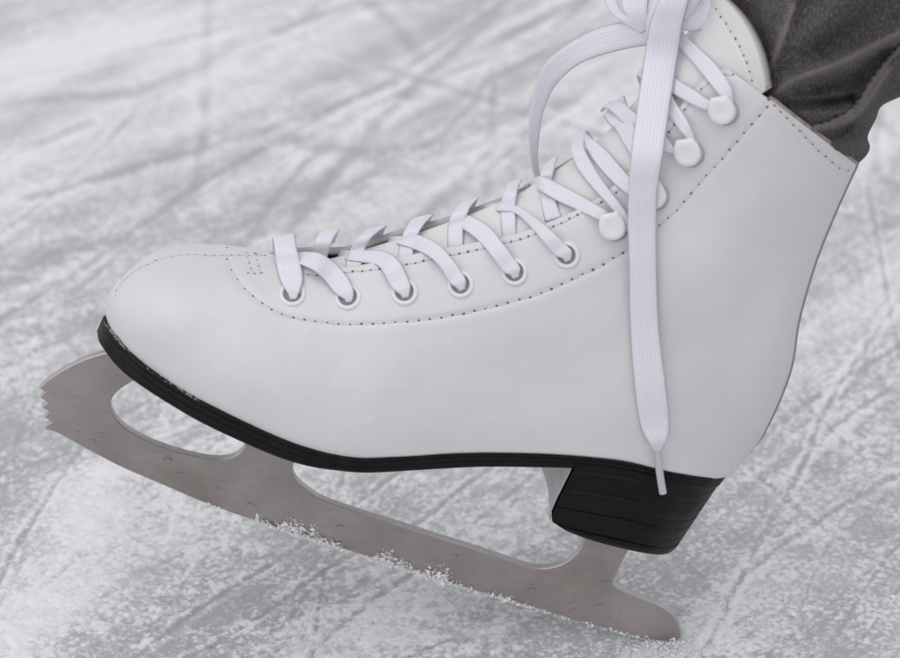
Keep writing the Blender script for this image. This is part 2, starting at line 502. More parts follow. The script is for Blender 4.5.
# shaved-ice crumbs are densest in front and thin out with distance
crumb = np.clip(1.2 - 1.5 * np.clip(GY - .10, 0, 9), .30, 1) * (.75 + .5 * fbm(GX * 6, GY * 6, 3, 55))
tip = np.exp(-(((GX - P(668, 641, 0)[0]) / .03)**2 + (GY / .03)**2))
H = H * (1 - .7 * tip) - .0006
n_, m_ = GX.shape
V = np.stack([GX.ravel(), GY.ravel(), H.ravel()], -1)
idx = np.arange(n_ * m_).reshape(n_, m_)
F = np.stack([idx[:-1, :-1], idx[1:, :-1], idx[1:, 1:], idx[:-1, 1:]], -1).reshape(-1, 4)
me = bpy.data.meshes.new('ice_ground')
me.vertices.add(len(V)); me.vertices.foreach_set('co', V.astype(np.float32).ravel())
me.loops.add(F.size); me.loops.foreach_set('vertex_index', F.astype(np.int32).ravel())
me.polygons.add(len(F)); me.polygons.foreach_set('loop_start', np.arange(0, F.size, 4, dtype=np.int32))
me.polygons.foreach_set('loop_total', np.full(len(F), 4, np.int32))
me.update(calc_edges=True)
me.polygons.foreach_set('use_smooth', np.ones(len(F), bool))
at = me.attributes.new('frost', 'FLOAT', 'POINT'); at.data.foreach_set('value', frost.astype(np.float32).ravel())
at2 = me.attributes.new('crumb', 'FLOAT', 'POINT'); at2.data.foreach_set('value', crumb.astype(np.float32).ravel())
me.materials.append(M['ice'])
ground = bpy.data.objects.new('ground', me); S.collection.objects.link(ground)
tag(ground, 'scratched pale grey rink ice dusted with shaved snow', None, None, 'structure')

# ------------------------------------------------------------------ the skate
skate = bpy.data.objects.new('ice_skate', None)
S.collection.objects.link(skate)
base = P(668, 641, 0)
# children are built in world coordinates; the root sits on the contact point
skate.location = base
def under(o):
    o.parent = skate; o.matrix_parent_inverse = skate.matrix_basis.inverted(); return o
tag(skate, 'white leather figure skate with flat white laces and black heel, tilted on its steel blade', 'ice skate')

# seams of the upper, in photo pixels
SEAM_RIDGE = [(114, 299), (119, 286), (130, 274.5), (155, 261), (181, 255), (217, 255.5), (265, 255)]
SEAM_STAY = [(227, 248), (227, 258), (233, 272), (241, 284), (253, 296), (268, 307), (287, 316), (310, 321), (340, 324), (375, 323.5), (420, 320), (460, 314), (500, 305), (535, 295), (565, 283), (600, 266), (630, 248), (662, 224), (686, 200), (699, 184), (720, 161), (744, 133), (767, 107)]
SEAM_EDGE = [(300, 272), (313, 275.5), (335, 274.5), (351, 272), (376, 269), (426, 261), (457, 254), (482, 249), (507, 242.5), (531, 236), (556, 225.5), (581, 213), (605, 200), (628, 182), (648, 160), (670, 131), (690, 103), (703, 88), (716, 78), (727, 75), (741, 75.5), (755, 85), (772, 103), (796, 127), (818, 150), (837, 166), (848, 170)]
SEAM_BAR1 = [(245, 247), (248, 258), (251, 268), (254, 273)]
SEAM_BAR2 = [(254, 247), (257, 258), (260, 269), (261, 273)]
SEAM_BAR3 = [(248, 273), (255, 273.5), (262, 273)]

# key stations: B (welt, then back seam) and T (ridge, then facing edge): x, y, w; then bezier h1,w1 and slope angle at T, w2
KEY = [
 # Bx   By    wB    Tx   Ty   wT   h1   w1   phi   dw2
 (106, 317, 0.3,   106, 311, 0,   .40, 0.5,  0, 0.3),
 (109, 325, 6.5,   108, 300, 0,   .45, 7.5,  0, 4),
 (115, 334, 13,    112, 289, 0,   .45, 15,   0, 9),
 (129, 351, 21,    125, 276, 0,   .50, 24,   0, 15),
 (150, 369, 28,    148, 262, 0,   .52, 32,   0, 21),
 (181, 390, 34,    181, 255, 0,   .50, 38.5, 2, 24),
 (221, 411, 38,    221, 254.5, 0, .48, 42,   3, 24),
 (275, 437, 39.5,  267, 253, 0,   .42, 43,   9, 21),
 (312, 450, 40,    300, 262, 7,   .38, 43,   22, 15),
 (352, 458, 38,    345, 267, 10,  .36, 42,   30, 14),
 (400, 457, 34.5,  398, 257, 13,  .36, 40,   34, 14),
 (450, 454, 31.5,  440, 249, 14.5,.36, 38,   38, 14),
 (500, 453, 30.5,  482, 241, 17.5,.36, 36,   40, 14),
 (560, 455, 30,    522, 232, 21,  .36, 35,   40, 14),
 (620, 461, 30,    556, 219, 24,  .34, 35,   38, 13),
 (676, 473, 27,    584, 206, 26,  .30, 36,   30, 12),
 (722, 478, 12,    603, 194, 26,  .14, 35,   24, 12),
 (746, 459, 0,     622, 178, 26,  .02, 36,   22, 14),
 (766, 430, 0,     640, 159, 25.5,.00, 38,   22, 14),
 (790, 372, 0,     655, 140, 25,  .00, 38,   22, 14),
 (799, 320, 0,     669, 121, 25,  .00, 38,   22, 14),
 (815, 264, 0,     682, 104, 25,  .00, 39,   22, 14),
 (833, 218, 0,     695, 88,  25,  .00, 41,   22, 14),
 (849, 182, 0,     708, 75,  25,  .00, 42,   22, 14),
 (857, 165, 0,     726, 67,  25.5,.00, 43,   22, 14),
]
NS, NTT = 420, 130
K = cr(KEY, NS)
tt = np.linspace(0, 1, NTT)[None, :]
Bx, By, wB, Tx, Ty, wT, h1, w1, phi, dw2 = [K[:, k][:, None] for k in range(10)]
L_ = np.hypot(Tx - Bx, Ty - By)
sc = 1 / (MMPX * 1000)
dpx = dw2 * (sc * math.sin(PITCH) + sc * math.cos(PITCH) * np.tan(np.radians(phi)))
# on the foot the image line B-T is upright; on the shaft it lies along the leg's section
st = np.linspace(0, len(KEY) - 1, NS)[:, None]
shaft = np.clip((st - 14) / 3.5, 0, 1); shaft = shaft * shaft * (3 - 2 * shaft)
h2 = 1 - (1 - shaft) * np.clip(dpx / L_, 0, .6) - shaft * .10
w2 = wT + dw2
b0, b1, b2, b3 = (1 - tt)**3, 3 * tt * (1 - tt)**2, 3 * tt**2 * (1 - tt), tt**3
h = h1 * b1 + h2 * b2 + b3
W = wB * b0 + w1 * b1 + w2 * b2 + wT * b3
PX = Bx + (Tx - Bx) * h; PY = By + (Ty - By) * h
# fullness at the ankle bone, hollow behind it, slight vamp creases
def gauss2(x, y, cx, cy, sx, sy, a=0):
    ca, sa = math.cos(a), math.sin(a)
    u = (x - cx) * ca + (y - cy) * sa; v = -(x - cx) * sa + (y - cy) * ca
    return np.exp(-(u / sx)**2 - (v / sy)**2)
edge = np.clip(np.minimum(tt * 6, (1 - tt) * 7), 0, 1) * np.ones_like(W)
W = W + edge * (2.6 * gauss2(PX, PY, 690, 270, 45, 60, .3) - 2.2 * gauss2(PX, PY, 760, 300, 26, 80, .28)
                + 1.6 * gauss2(PX, PY, 660, 400, 80, 45) - 1.8 * gauss2(PX, PY, 520, 380, 90, 45)
                + 1.2 * gauss2(PX, PY, 170, 320, 30, 30) - .9 * gauss2(PX, PY, 215, 335, 30, 40, .3)
                + 1.0 * gauss2(PX, PY, 275, 380, 35, 40))
W = W + edge * .7 * (fbm(PX / 55, PY / 55, 3, 2) - .5) + edge * .22 * (fbm(PX / 9, PY / 9, 3, 4) - .5) * np.clip((PY - 230) / 60, 0.35, 1)
# stitched channels
for sm, dep, sg in ((SEAM_STAY, .5, 2.2), (SEAM_EDGE, .45, 2.0), (SEAM_BAR1, .35, 1.6), (SEAM_BAR2, .35, 1.6)):
    d = dist_poly(PX, PY, smooth_line(sm, 4))
    W = W - edge * dep * np.exp(-(d / sg)**2)
stay = dist_poly(PX, PY, smooth_line(SEAM_STAY, 4))
W = W + .12 * np.exp(-((stay - 8) / 5)**2)
dr_ = dist_poly(PX, PY, smooth_line(SEAM_RIDGE, 4))
PY = PY + .7 * np.exp(-(dr_ / 1.8)**2)
W = np.maximum(W, 0)
W[0, :] = 0
W[:, -1] = np.where(K[:, 5] < .25, 0, W[:, -1])
W[:, 0] = np.where(K[:, 2] < .2, 0, W[:, 0])
NV = P(PX, PY, W)                           # near half
FV = NV * np.array([1, -1, 1])              # far half, mirrored in the middle plane
def weld_grid(name, near_, far_, mats, parent, thick, merge=1e-5):
    n, m, _ = near_.shape
    v = np.concatenate([near_.reshape(-1, 3), far_.reshape(-1, 3)])
    f = gridf(n, m) + gridf(n, m, n * m, True)
    o = link_mesh(name, v, f, mats, parent)
    import bmesh
    bm = bmesh.new(); bm.from_mesh(o.data)
    bmesh.ops.remove_doubles(bm, verts=bm.verts, dist=merge)
    bmesh.ops.recalc_face_normals(bm, faces=bm.faces)
    # make sure that the outside faces the camera on the near half
    bm.faces.ensure_lookup_table()
    fc = min(bm.faces, key=lambda q: (q.calc_center_median() - Vector(P(450, 380, 38))).length)
    if fc.normal.y > 0: bmesh.ops.reverse_faces(bm, faces=bm.faces)
    bm.to_mesh(o.data); bm.free()
    for p in o.data.polygons: p.use_smooth = True
    if thick:
        s = o.modifiers.new('thickness', 'SOLIDIFY'); s.thickness = thick; s.offset = -1
        s.material_offset = 1; s.material_offset_rim = 2; s.use_even_offset = False
    return o
M['raw_edge'] = plain('raw_leather_edge', (.52, .48, .475), .8, bscale=900, bstr=.5)
# centre line vertices exactly at w = 0 where the halves meet
for k in range(NS):
    if K[k, 5] < .25: NV[k, -1, 1] = 0; FV[k, -1, 1] = 0
    if K[k, 2] < .2: NV[k, 0, 1] = 0; FV[k, 0, 1] = 0
upper = under(weld_grid('upper', NV, FV, [M['leather'], M['lining'], M['raw_edge']], None, .0026))

# ---- tongue
TK = [ # C px py, E px py w, bow
 (288, 268, 290, 276, 4, 0), (318, 262, 318, 285, 8, 0), (345, 255, 346, 287, 10, 0), (398, 240, 400, 278, 13, 0), (440, 225.5, 443, 272, 14.5, 0),
 (482, 210, 487, 263, 17, 0), (522, 192, 529, 252, 20, 0), (556, 172, 564, 236, 22.5, 0), (584, 155, 593, 219, 24.5, 0),
 (603, 139, 612, 205, 24.5, 0), (620, 120, 632, 188, 24.5, 0), (636, 101, 651, 168, 24, 0), (652, 81, 667, 149, 23.5, 0), (665, 62, 681, 129, 23.5, 0),
 (678, 46, 695, 112, 24, 1), (689, 30, 712, 98, 25, 2), (698, 15, 738, 94, 29, 4), (704, 2, 760, 94, 34, 7), (709, -7, 765, 90, 36, 11), (711, -11, 765.5, 87, 36.3, 12.5)]
tk = cr(TK, 220)
hh = np.linspace(0, 1, 60)[None, :]
cx, cy, ex, ey, ew, bw = [tk[:, k][:, None] for k in range(6)]
TX = cx + (ex - cx) * hh + bw * 4 * hh * (1 - hh) * .75
TY = cy + (ey - cy) * hh - bw * 4 * hh * (1 - hh) * .75
TW = ew * np.sin(hh * math.pi / 2)**.95 + .3 * (fbm(TX / 12, TY / 12, 3, 8) - .5) * hh
SEAM_TONGUE = [(711, 2), (720, 15), (729, 29), (740, 48), (748, 66), (752, 80)]
TW -= .35 * np.exp(-(dist_poly(TX, TY, smooth_line(SEAM_TONGUE, 4)) / 2.2)**2)
TW[:, 0] = 0
TNV = P(TX, TY, TW); TFV = TNV * np.array([1, -1, 1])
tongue = under(weld_grid('tongue', TNV, TFV, [M['leather_soft'], M['lining'], M['raw_edge']], None, .0035))

# ---- casting rays from the viewpoint on what is built, to lay trim on its surface
def tree_of(n_v, m=None):
    n, mm, _ = n_v.shape
    f = gridf(n, mm)
    return n_v.reshape(-1, 3), f
def make_bvh(items):
    vs, fs, o = [], [], 0
    for v, f in items:
        vs.append(v); fs += [tuple(i + o for i in q) for q in f]; o += len(v)
    return BVHTree.FromPolygons([tuple(x) for x in np.concatenate(vs)], fs)
BOOT = make_bvh([tree_of(NV), tree_of(FV), tree_of(TNV), tree_of(TFV)])
SHELL = make_bvh([tree_of(NV), tree_of(FV)])
UPPER = make_bvh([tree_of(NV)])
TONGUE = make_bvh([tree_of(TNV)])
def cast(px, py, tree=None):
    dx, dy, dz = _ray(px, py)
    d = Vector((float(dx), float(dy), float(dz))).normalized()
    loc, nor, i, _ = (tree or BOOT).ray_cast(Vector(CAM), d)
    if loc is None: return None, None
    if nor.dot(d) > 0: nor = -nor
    return np.array(loc), np.array(nor)

# ---- stitching
def stitches(parent, name, lines, tree, spacing=11.5, hole_shade=.00055, thr=.00024, tlen=.42):
    mb = MB()
    for keys, spc in lines:
        q = resample(smooth_line(keys, 1.0), spc or spacing)
        for i in range(len(q)):
            jx, jy = random.uniform(-.5, .5), random.uniform(-.5, .5)
            c, n = cast(q[i, 0] + jx, q[i, 1] + jy, tree)
            if c is None: continue
            a, b, n = frame(n)
            r = hole_shade * random.uniform(.75, 1.2) * (.62 if (spc or 11) < 8.7 and spc != 9 else 1)
            k = 8
            ring = [c + n * .00006 + r * (a * math.cos(2 * math.pi * j / k) + b * math.sin(2 * math.pi * j / k)) for j in range(k)]
            top = [c + n * .00012]
            mb.add(ring + top, [(j, (j + 1) % k, k) for j in range(k)], 0)
            if i + 1 < len(q):
                c2, n2 = cast(q[i + 1, 0], q[i + 1, 1], tree)
                if c2 is None or np.linalg.norm(c2 - c) > .012: continue
                d = c2 - c; Ld = np.linalg.norm(d); d = d / Ld
                side = np.cross(n, d); side /= np.linalg.norm(side)
                vv, ff = [], []
                seg = 7
                for s in range(seg):
                    f = s / (seg - 1)
                    p = c + d * Ld * (.5 + (f - .5) * (tlen + .3))
                    rad = thr * math.sqrt(max(0.02, 1 - (2 * f - 1)**4))
                    up = n * (.00008 + thr * .35 * math.sin(math.pi * f))
                    for j in range(6):
                        an = 2 * math.pi * j / 6
                        vv.append(p + up + rad * (side * math.cos(an) + n * .7 * math.sin(an)))
                for s in range(seg - 1):
                    for j in range(6):
                        ff.append((s * 6 + j, s * 6 + (j + 1) % 6, s * 6 + 6 + (j + 1) % 6, s * 6 + 6 + j))
                mb.add(vv, ff, 1)
    return mb.build(name, [M['hole_shade'], M['thread']], parent)
def child_of(parent, o):
    o.parent = parent
    return o
seams_ = [stitches(None, 'stitching', L__, SHELL) for L__ in ([(SEAM_STAY, 11.5)], [(SEAM_EDGE, 9)], [(SEAM_RIDGE, 8.5)], [(SEAM_BAR1, 6), (SEAM_BAR2, 6), (SEAM_BAR3, 7)])]
for s1 in seams_: s1.parent = upper
s2 = stitches(None, 'stitching', [(SEAM_TONGUE, 9)], TONGUE)
s2.parent = tongue

# ---- back seam strip: folded welt along the back of the shaft
def tube(path, rad, k=10, flat=1.0, twist=None):
    path = np.asarray(path, float); n = len(path)
    T = np.gradient(path, axis=0); T /= np.linalg.norm(T, axis=1)[:, None] + 1e-12
    vv = []; up = np.array([0, -1.0, 0])
    rad = np.broadcast_to(np.asarray(rad, float), (n,))
    for i in range(n):
        s = np.cross(T[i], up); s /= np.linalg.norm(s) + 1e-9
        u = np.cross(s, T[i])
        for j in range(k):
            an = 2 * math.pi * j / k
            r = rad[i] * (1 + (twist(i, an) if twist else 0))
            vv.append(path[i] + r * (s * math.cos(an) + u * flat * math.sin(an)))
    f = gridf(n, k, 0, True, True)
    vv += [path[0], path[-1]]
    f += [(j, (j + 1) % k, n * k) for j in range(k)] + [((n - 1) * k + (j + 1) % k, (n - 1) * k + j, n * k + 1) for j in range(k)]
    return vv, f
bk = cr([k for k in [(r[0], r[1], 0) for r in KEY[17:]]], 90)
bk = bk[5:]
path = P(bk[:, 0] - .7, bk[:, 1], 2.2)
mb = MB(); v, f = tube(path, .0009 * np.sqrt(np.clip(np.minimum(np.arange(len(bk)) / 14., 1), .02, 1)), 8, 1.5); mb.add(v, f)
bs = mb.build('back_seam', [M['back']]); bs.parent = upper
# ---- turned lining edge along the collar
rim = NV[-1][(PX[-1] > 768)][::3].copy()
mb = MB(); v, f = tube(rim + np.array([0.0003, .0014, .0002]), .0008, 8); mb.add(v, f)
cl = mb.build('collar_lining', [M['lining']]); cl.parent = upper

# ---- sole
SK = [ # U x y w   L x y w
 (103, 317, 0, 97, 331, 0), (107, 325, 7.5, 98.5, 340, 8), (115.5, 334.5, 15, 103, 348, 15), (129, 350.5, 22.5, 115, 364, 22.5),
 (148, 367.5, 29.5, 133, 380, 29.5), (180, 389, 35.5, 166, 402, 35.5), (220, 410.5, 39.5, 206, 425, 39.5), (275, 436, 41, 265, 452, 41),
 (312, 449.5, 41.5, 303, 465, 41), (345, 457, 40, 337, 470.7, 39.5), (374, 458.7, 37.5, 370, 472.8, 37), (424, 455.5, 33.5, 422, 470, 33),
 (482, 453, 31.5, 481, 467, 31), (540, 454.5, 31, 540, 467.5, 30.5), (590, 457.5, 31, 590, 469, 30.5), (629, 462.5, 31, 629, 474, 30.5),
 (676, 472.8, 27.5, 675, 484, 27), (705, 477.3, 19.5, 702, 489, 19), (721, 476, 11, 717, 487, 10), (735, 463, 0, 728, 474, 0)]
NSOL, NL = 320, 18
sk = cr(SK, NSOL)
q = np.linspace(0, 1, NL)[None, :]
lay = np.zeros_like(q)
for c_ in (.30, .62):
    lay = lay - .4 * np.exp(-((q - c_) / .045)**2)
lay = lay - 1.2 * np.clip((q - .86) / .14, 0, 1)**2 - .9 * np.clip((.10 - q) / .10, 0, 1)**2
ux, uy, uw, lx, ly, lw = [sk[:, k][:, None] for k in range(6)]
SX = ux + (lx - ux) * q; SY = uy + (ly - uy) * q
ragg = .35 * (fbm(SX / 6, SY / 3, 3, 66) - .5)
SWd = uw + (lw - uw) * q
endf = np.clip(SWd / 6, 0, 1)
SWd = np.maximum(SWd + (lay + ragg) * endf, 0)
nside = P(SX, SY, SWd)
# grooves also bite into the tip and back, along the outline's normal
fside = nside * np.array([1, -1, 1])
inner_top = nside[:, 0] * [1, 0, 1]; inner_bot = nside[:, -1] * [1, 0, 1]
def sole_obj():
    mb_v, mb_f, sc_ = [], [], []
    off = 0
    n, m = NSOL, NL
    scuffrow = np.clip((.50 - q[0]) / .5, 0, 1)
    ramp_ = np.clip((SX[:, 0] - 95) / 10, 0, 1) * np.clip((330 - SX[:, 0]) / 130, 0, 1)
    sf = (ramp_[:, None] * scuffrow[None, :] * (.35 + .75 * fbm(SX / 16, SX / 40, 3, 14))).ravel()
    for arr, flip in ((nside, True), (fside, False)):
        mb_v.append(arr.reshape(-1, 3)); mb_f += gridf(n, m, off, flip); sc_.append(sf); off += n * m
    # flat top and bottom as strips from near edge to far edge
    for col, flip in ((0, False), (-1, True)):
        A = nside[:, col]; B = fside[:, col]
        rows = np.stack([A + (B - A) * f for f in np.linspace(0, 1, 7)], 1)
        mb_v.append(rows.reshape(-1, 3)); mb_f += gridf(n, 7, off, flip); sc_.append(np.zeros(n * 7)); off += n * 7
    return link_mesh('sole', np.concatenate(mb_v), mb_f, [M['sole']], None, True, None, None, {'scuff': np.concatenate(sc_)})
sole = sole_obj()
import bmesh
def weld(o, d=1e-5, sharp=None):
    bm = bmesh.new(); bm.from_mesh(o.data)
    bmesh.ops.remove_doubles(bm, verts=bm.verts, dist=d)
    bmesh.ops.recalc_face_normals(bm, faces=bm.faces)
    bm.to_mesh(o.data); bm.free()
    if sharp:
        o.data.polygons.foreach_set('use_smooth', np.ones(len(o.data.polygons), bool))
        o.data.set_sharp_from_angle(angle=math.radians(sharp))
weld(sole, 1e-5, 40); under(sole)

# ---- heel: a stack of lifts
HK = [ # top x y w   bottom x y w
 (575, 466, 31, 566, 531, 28.5), (600, 467, 31, 590, 540, 28.5), (640, 473, 30.5, 620, 548, 28), (675, 481, 27, 646, 553.5, 24),
 (702, 486, 19, 664, 554.5, 16), (717, 484, 10, 675, 549, 8), (727, 472, 0, 684, 536, 0)]
NHS, NHL = 120, 90
hk = cr(HK, NHS)
qh = np.linspace(0, 1, NHL)[None, :]
ux, uy, uw, lx, ly, lw = [hk[:, k][:, None] for k in range(6)]
HX = ux + (lx - ux) * qh; HY = uy + (ly - uy) * qh; HW = uw + (lw - uw) * qh
# the breast edge leans forward going down, then is cut back at the bottom
brx = np.interp(qh[0], [0, .12, .5, .78, .86, 1], [0, -2, -11, -16.5, -15, 0])[None, :]
u_ = np.linspace(0, 1, NHS)[:, None]
HX = HX + brx * np.clip(1 - u_ / .30, 0, 1)
gro = np.zeros_like(qh)
for c_ in np.linspace(.10, .90, 7):
    gro = gro + np.exp(-((qh - c_) / .011)**2)
lift_off = .18 * np.sign(np.sin((qh - .10) / .1333 * math.pi))
endf = np.clip(HW / 6, 0, 1)
wear_ = .25 * (fbm(HX / 7, HY / 3, 3, 12) - .5)
HW = np.maximum(HW + (-.38 * gro * np.clip(.45 + u_ * 1.4, 0, 1) + lift_off + wear_ - 1.2 * np.clip((qh - .96) / .04, 0, 1)) * endf, 0)
HX = HX - (.75 * gro / .38) * np.clip((u_ - .6) / .25, 0, 1) * .55
hn = P(HX, HY, HW); hf = hn * np.array([1, -1, 1])
hf[:, :, 0] = hf[:, :, 0] - .0045 * np.clip(1 - u_ / .25, 0, 1)      # the inner side reaches further forward
vv, ff, off = [], [], 0
for arr, flip in ((hn, True), (hf, False)):
    vv.append(arr.reshape(-1, 3)); ff += gridf(NHS, NHL, off, flip); off += NHS * NHL
for col, flip in ((0, False), (-1, True)):
    A, B = hn[:, col], hf[:, col]
    rows = np.stack([A + (B - A) * f for f in np.linspace(0, 1, 6)], 1)
    vv.append(rows.reshape(-1, 3)); ff += gridf(NHS, 6, off, flip); off += NHS * 6
A, B = hn[0], hf[0]
def breast_rows(A, B, k=14, shift=0.0):
    rows = []
    for f in np.linspace(0, 1, k):
        r = A + (B - A) * f
        r[:, 0] += shift + .0020 * math.sin(math.pi * f)
        rows.append(r)
    return np.stack(rows, 1)
rows = breast_rows(A, B)
vv.append(rows.reshape(-1, 3)); ff += gridf(NHL, 14, off, True); off += NHL * 14
heel = link_mesh('heel', np.concatenate(vv), ff, [M['rubber']])
weld(heel, 1e-5, 38); under(heel)
lip = breast_rows(A, B, 14, -.0008)
i1 = int(NHL * .87)
lip = lip[:i1]
lip[:, 0, :] += (lip[:, 1, :] - lip[:, 0, :]) * .15
lip2 = lip + np.array([.0012, 0, 0])
vv = np.concatenate([lip.reshape(-1, 3), lip2.reshape(-1, 3)])
hb = link_mesh('heel_facing', vv, gridf(i1, 14) + gridf(i1, 14, i1 * 14, True), [M['breast']])  # thin pale grey sheet laid over the black heel's front
tag(hb, 'pale grey front face of the heel')
hb.parent = heel

# ---- blade
BL = [ # outline of the steel, clockwise from the toe pick; 's' marks a sharp corner
 (39, 388.5,'s'), (49, 379.5,''), (67, 368,''), (86, 359,''), (108, 352.5,''), (128, 349,''), (150, 362,'s'), (150, 372,''), (133, 381,''), (118.5, 390.5,''), (111.3, 400,''), (110.7, 409,''),
 (117, 420,''), (130, 431.5,''), (152, 443,''), (178, 452,''), (200, 457.5,''), (221, 459.5,''), (235, 456,''), (244, 448,''), (247, 438,''), (262, 436,'s'), (300, 455,'s'), (294, 463,''), (292.5, 472,''),
 (298, 482,''), (310, 492,''), (324, 500.5,''), (353, 511,''), (396, 524.5,''), (440, 538.5,''), (483, 552,''), (518, 564,''), (538, 568.5,''), (552, 567.5,''), (567, 562,''), (579, 551,''), (584, 540,''), (588, 520,''),
 (600, 518,'s'), (640, 530,'s'), (628, 551,''), (617, 572,''), (613, 581,''), (616, 587.5,''), (638, 597,''), (662, 607,''), (674, 616,''), (680, 628,''), (681, 636.5,''), (676, 640.5,'s'), (657, 640.5,''),
 (628, 634,''), (598, 626.5,''), (529, 606.5,''), (482, 593,''), (396, 566,''), (323, 542.5,''), (276, 528,''), (239, 515.5,''), (202, 502,''), (166, 486.5,''), (122, 467.5,''), (90, 451,''), (72, 441,''), (60, 434.5,''), (52, 431,''),
 (46.3, 430,'s'), (45.3, 426.5,'s'), (52, 422,'s'), (44, 417.5,'s'), (49.5, 412,'s'), (41.8, 407.5,'s'), (47.6, 402.5,'s'), (40, 397.5,'s'), (45.2, 392,'s')]
def outline(keys, per=7):
    n = len(keys); out = []
    for i in range(n):
        p1 = np.array(keys[i][:2]); p2 = np.array(keys[(i + 1) % n][:2])
        p0 = np.array(keys[i - 1][:2]) if keys[i][2] != 's' else 2 * p1 - p2
        p3 = np.array(keys[(i + 2) % n][:2]) if keys[(i + 1) % n][2] != 's' else 2 * p2 - p1
        if np.linalg.norm(p2 - p1) < 9: per_ = 2
        else: per_ = per
        for f in np.linspace(0, 1, per_, endpoint=False):
            out.append(.5 * (2 * p1 + (p2 - p0) * f + (2 * p0 - 5 * p1 + 4 * p2 - p3) * f * f + (-p0 + 3 * p1 - 3 * p2 + p3) * f**3))
    return np.array(out)
ol = outline(BL)
def blade_obj():
    bm = bmesh.new()
    hw = 2.0
    Pn = P(ol[:, 0], ol[:, 1], hw)
    n = len(ol)
    bev = .00035
    # inward offset ring for the bevel
    c2 = Pn[:, [0, 2]]
    tan = np.roll(c2, -1, 0) - np.roll(c2, 1, 0); tan /= np.linalg.norm(tan, axis=1)[:, None] + 1e-12
    nor = np.stack([-tan[:, 1], tan[:, 0]], -1)
    area = .5 * np.sum(c2[:, 0] * np.roll(c2[:, 1], -1) - np.roll(c2[:, 0], -1) * c2[:, 1])
    if area < 0: nor = -nor          # inward normals
    inn = c2 + nor * bev
    rings = []
    for y, r in ((-hw * 1e-3, inn), (-(hw - .3) * 1e-3, c2), ((hw - .3) * 1e-3, c2), (hw * 1e-3, inn)):
        rings.append([bm.verts.new((a, y, b)) for a, b in r])
    faces = []
    for k in range(3):
        for i in range(n):
            j = (i + 1) % n
            f = bm.faces.new((rings[k][i], rings[k][j], rings[k + 1][j], rings[k + 1][i]))
            f.material_index = 1
    f1 = bm.faces.new(rings[0]); f2 = bm.faces.new(rings[3])
    bmesh.ops.recalc_face_normals(bm, faces=bm.faces)
    bmesh.ops.triangulate(bm, faces=[f1, f2], ngon_method='EAR_CLIP')
    me = bpy.data.meshes.new('blade'); bm.to_mesh(me); bm.free()
    me.materials.append(M['steel']); me.materials.append(M['steel_edge'])
    o = bpy.data.objects.new('blade', me); S.collection.objects.link(o)
    return o
blade = under(blade_obj())

# ---- eyelets
EY = [(292.5, 294), (348, 297), (404.6, 292), (460.6, 284.5), (514.5, 272), (566.5, 255)]
def revolve(prof, c, fr, k=36):
    a, b, n = fr
    v = [c + r * (a * math.cos(2 * math.pi * j / k) + b * math.sin(2 * math.pi * j / k)) + n * z for r, z in prof for j in range(k)]
    return v, gridf(len(prof), k, 0, False, True)
for i, (x, y) in enumerate(EY):
    c, n = cast(x, y, UPPER)
    # the visible grommet follows the leather, averaged around the hole
    ns = [cast(x + dx, y + dy, UPPER)[1] for dx in (-9, 0, 9) for dy in (-9, 0, 9)]
    n = np.mean(ns, 0); fr = frame(n)
    n = fr[2]
    prof = [(.0050, -.0004), (.0051, .0002), (.0048, .0006), (.0043, .00085), (.0038, .0008), (.0034, .0004), (.0033, -.0004)]
    mb = MB(); v, f = revolve(prof, c, fr); mb.add(v, f)
    e = mb.build('eyelet', [M['enamel']]); weld(e, 1e-7); under(e)
    mb = MB()
    v = [c + n * .00015] + [c + n * .00015 + .00345 * (fr[0] * math.cos(t * math.pi / 12) + fr[1] * math.sin(t * math.pi / 12)) for t in range(24)]
    mb.add(v, [(0, j + 1, (j + 1) % 24 + 1) for j in range(24)])
    hole_shade = mb.build('eyelet_shade', [M['dark']]); hole_shade.parent = e  # flat dark disc stands for the shaded opening, leather is not pierced
    hole_shade.matrix_parent_inverse = (skate.matrix_basis).inverted()

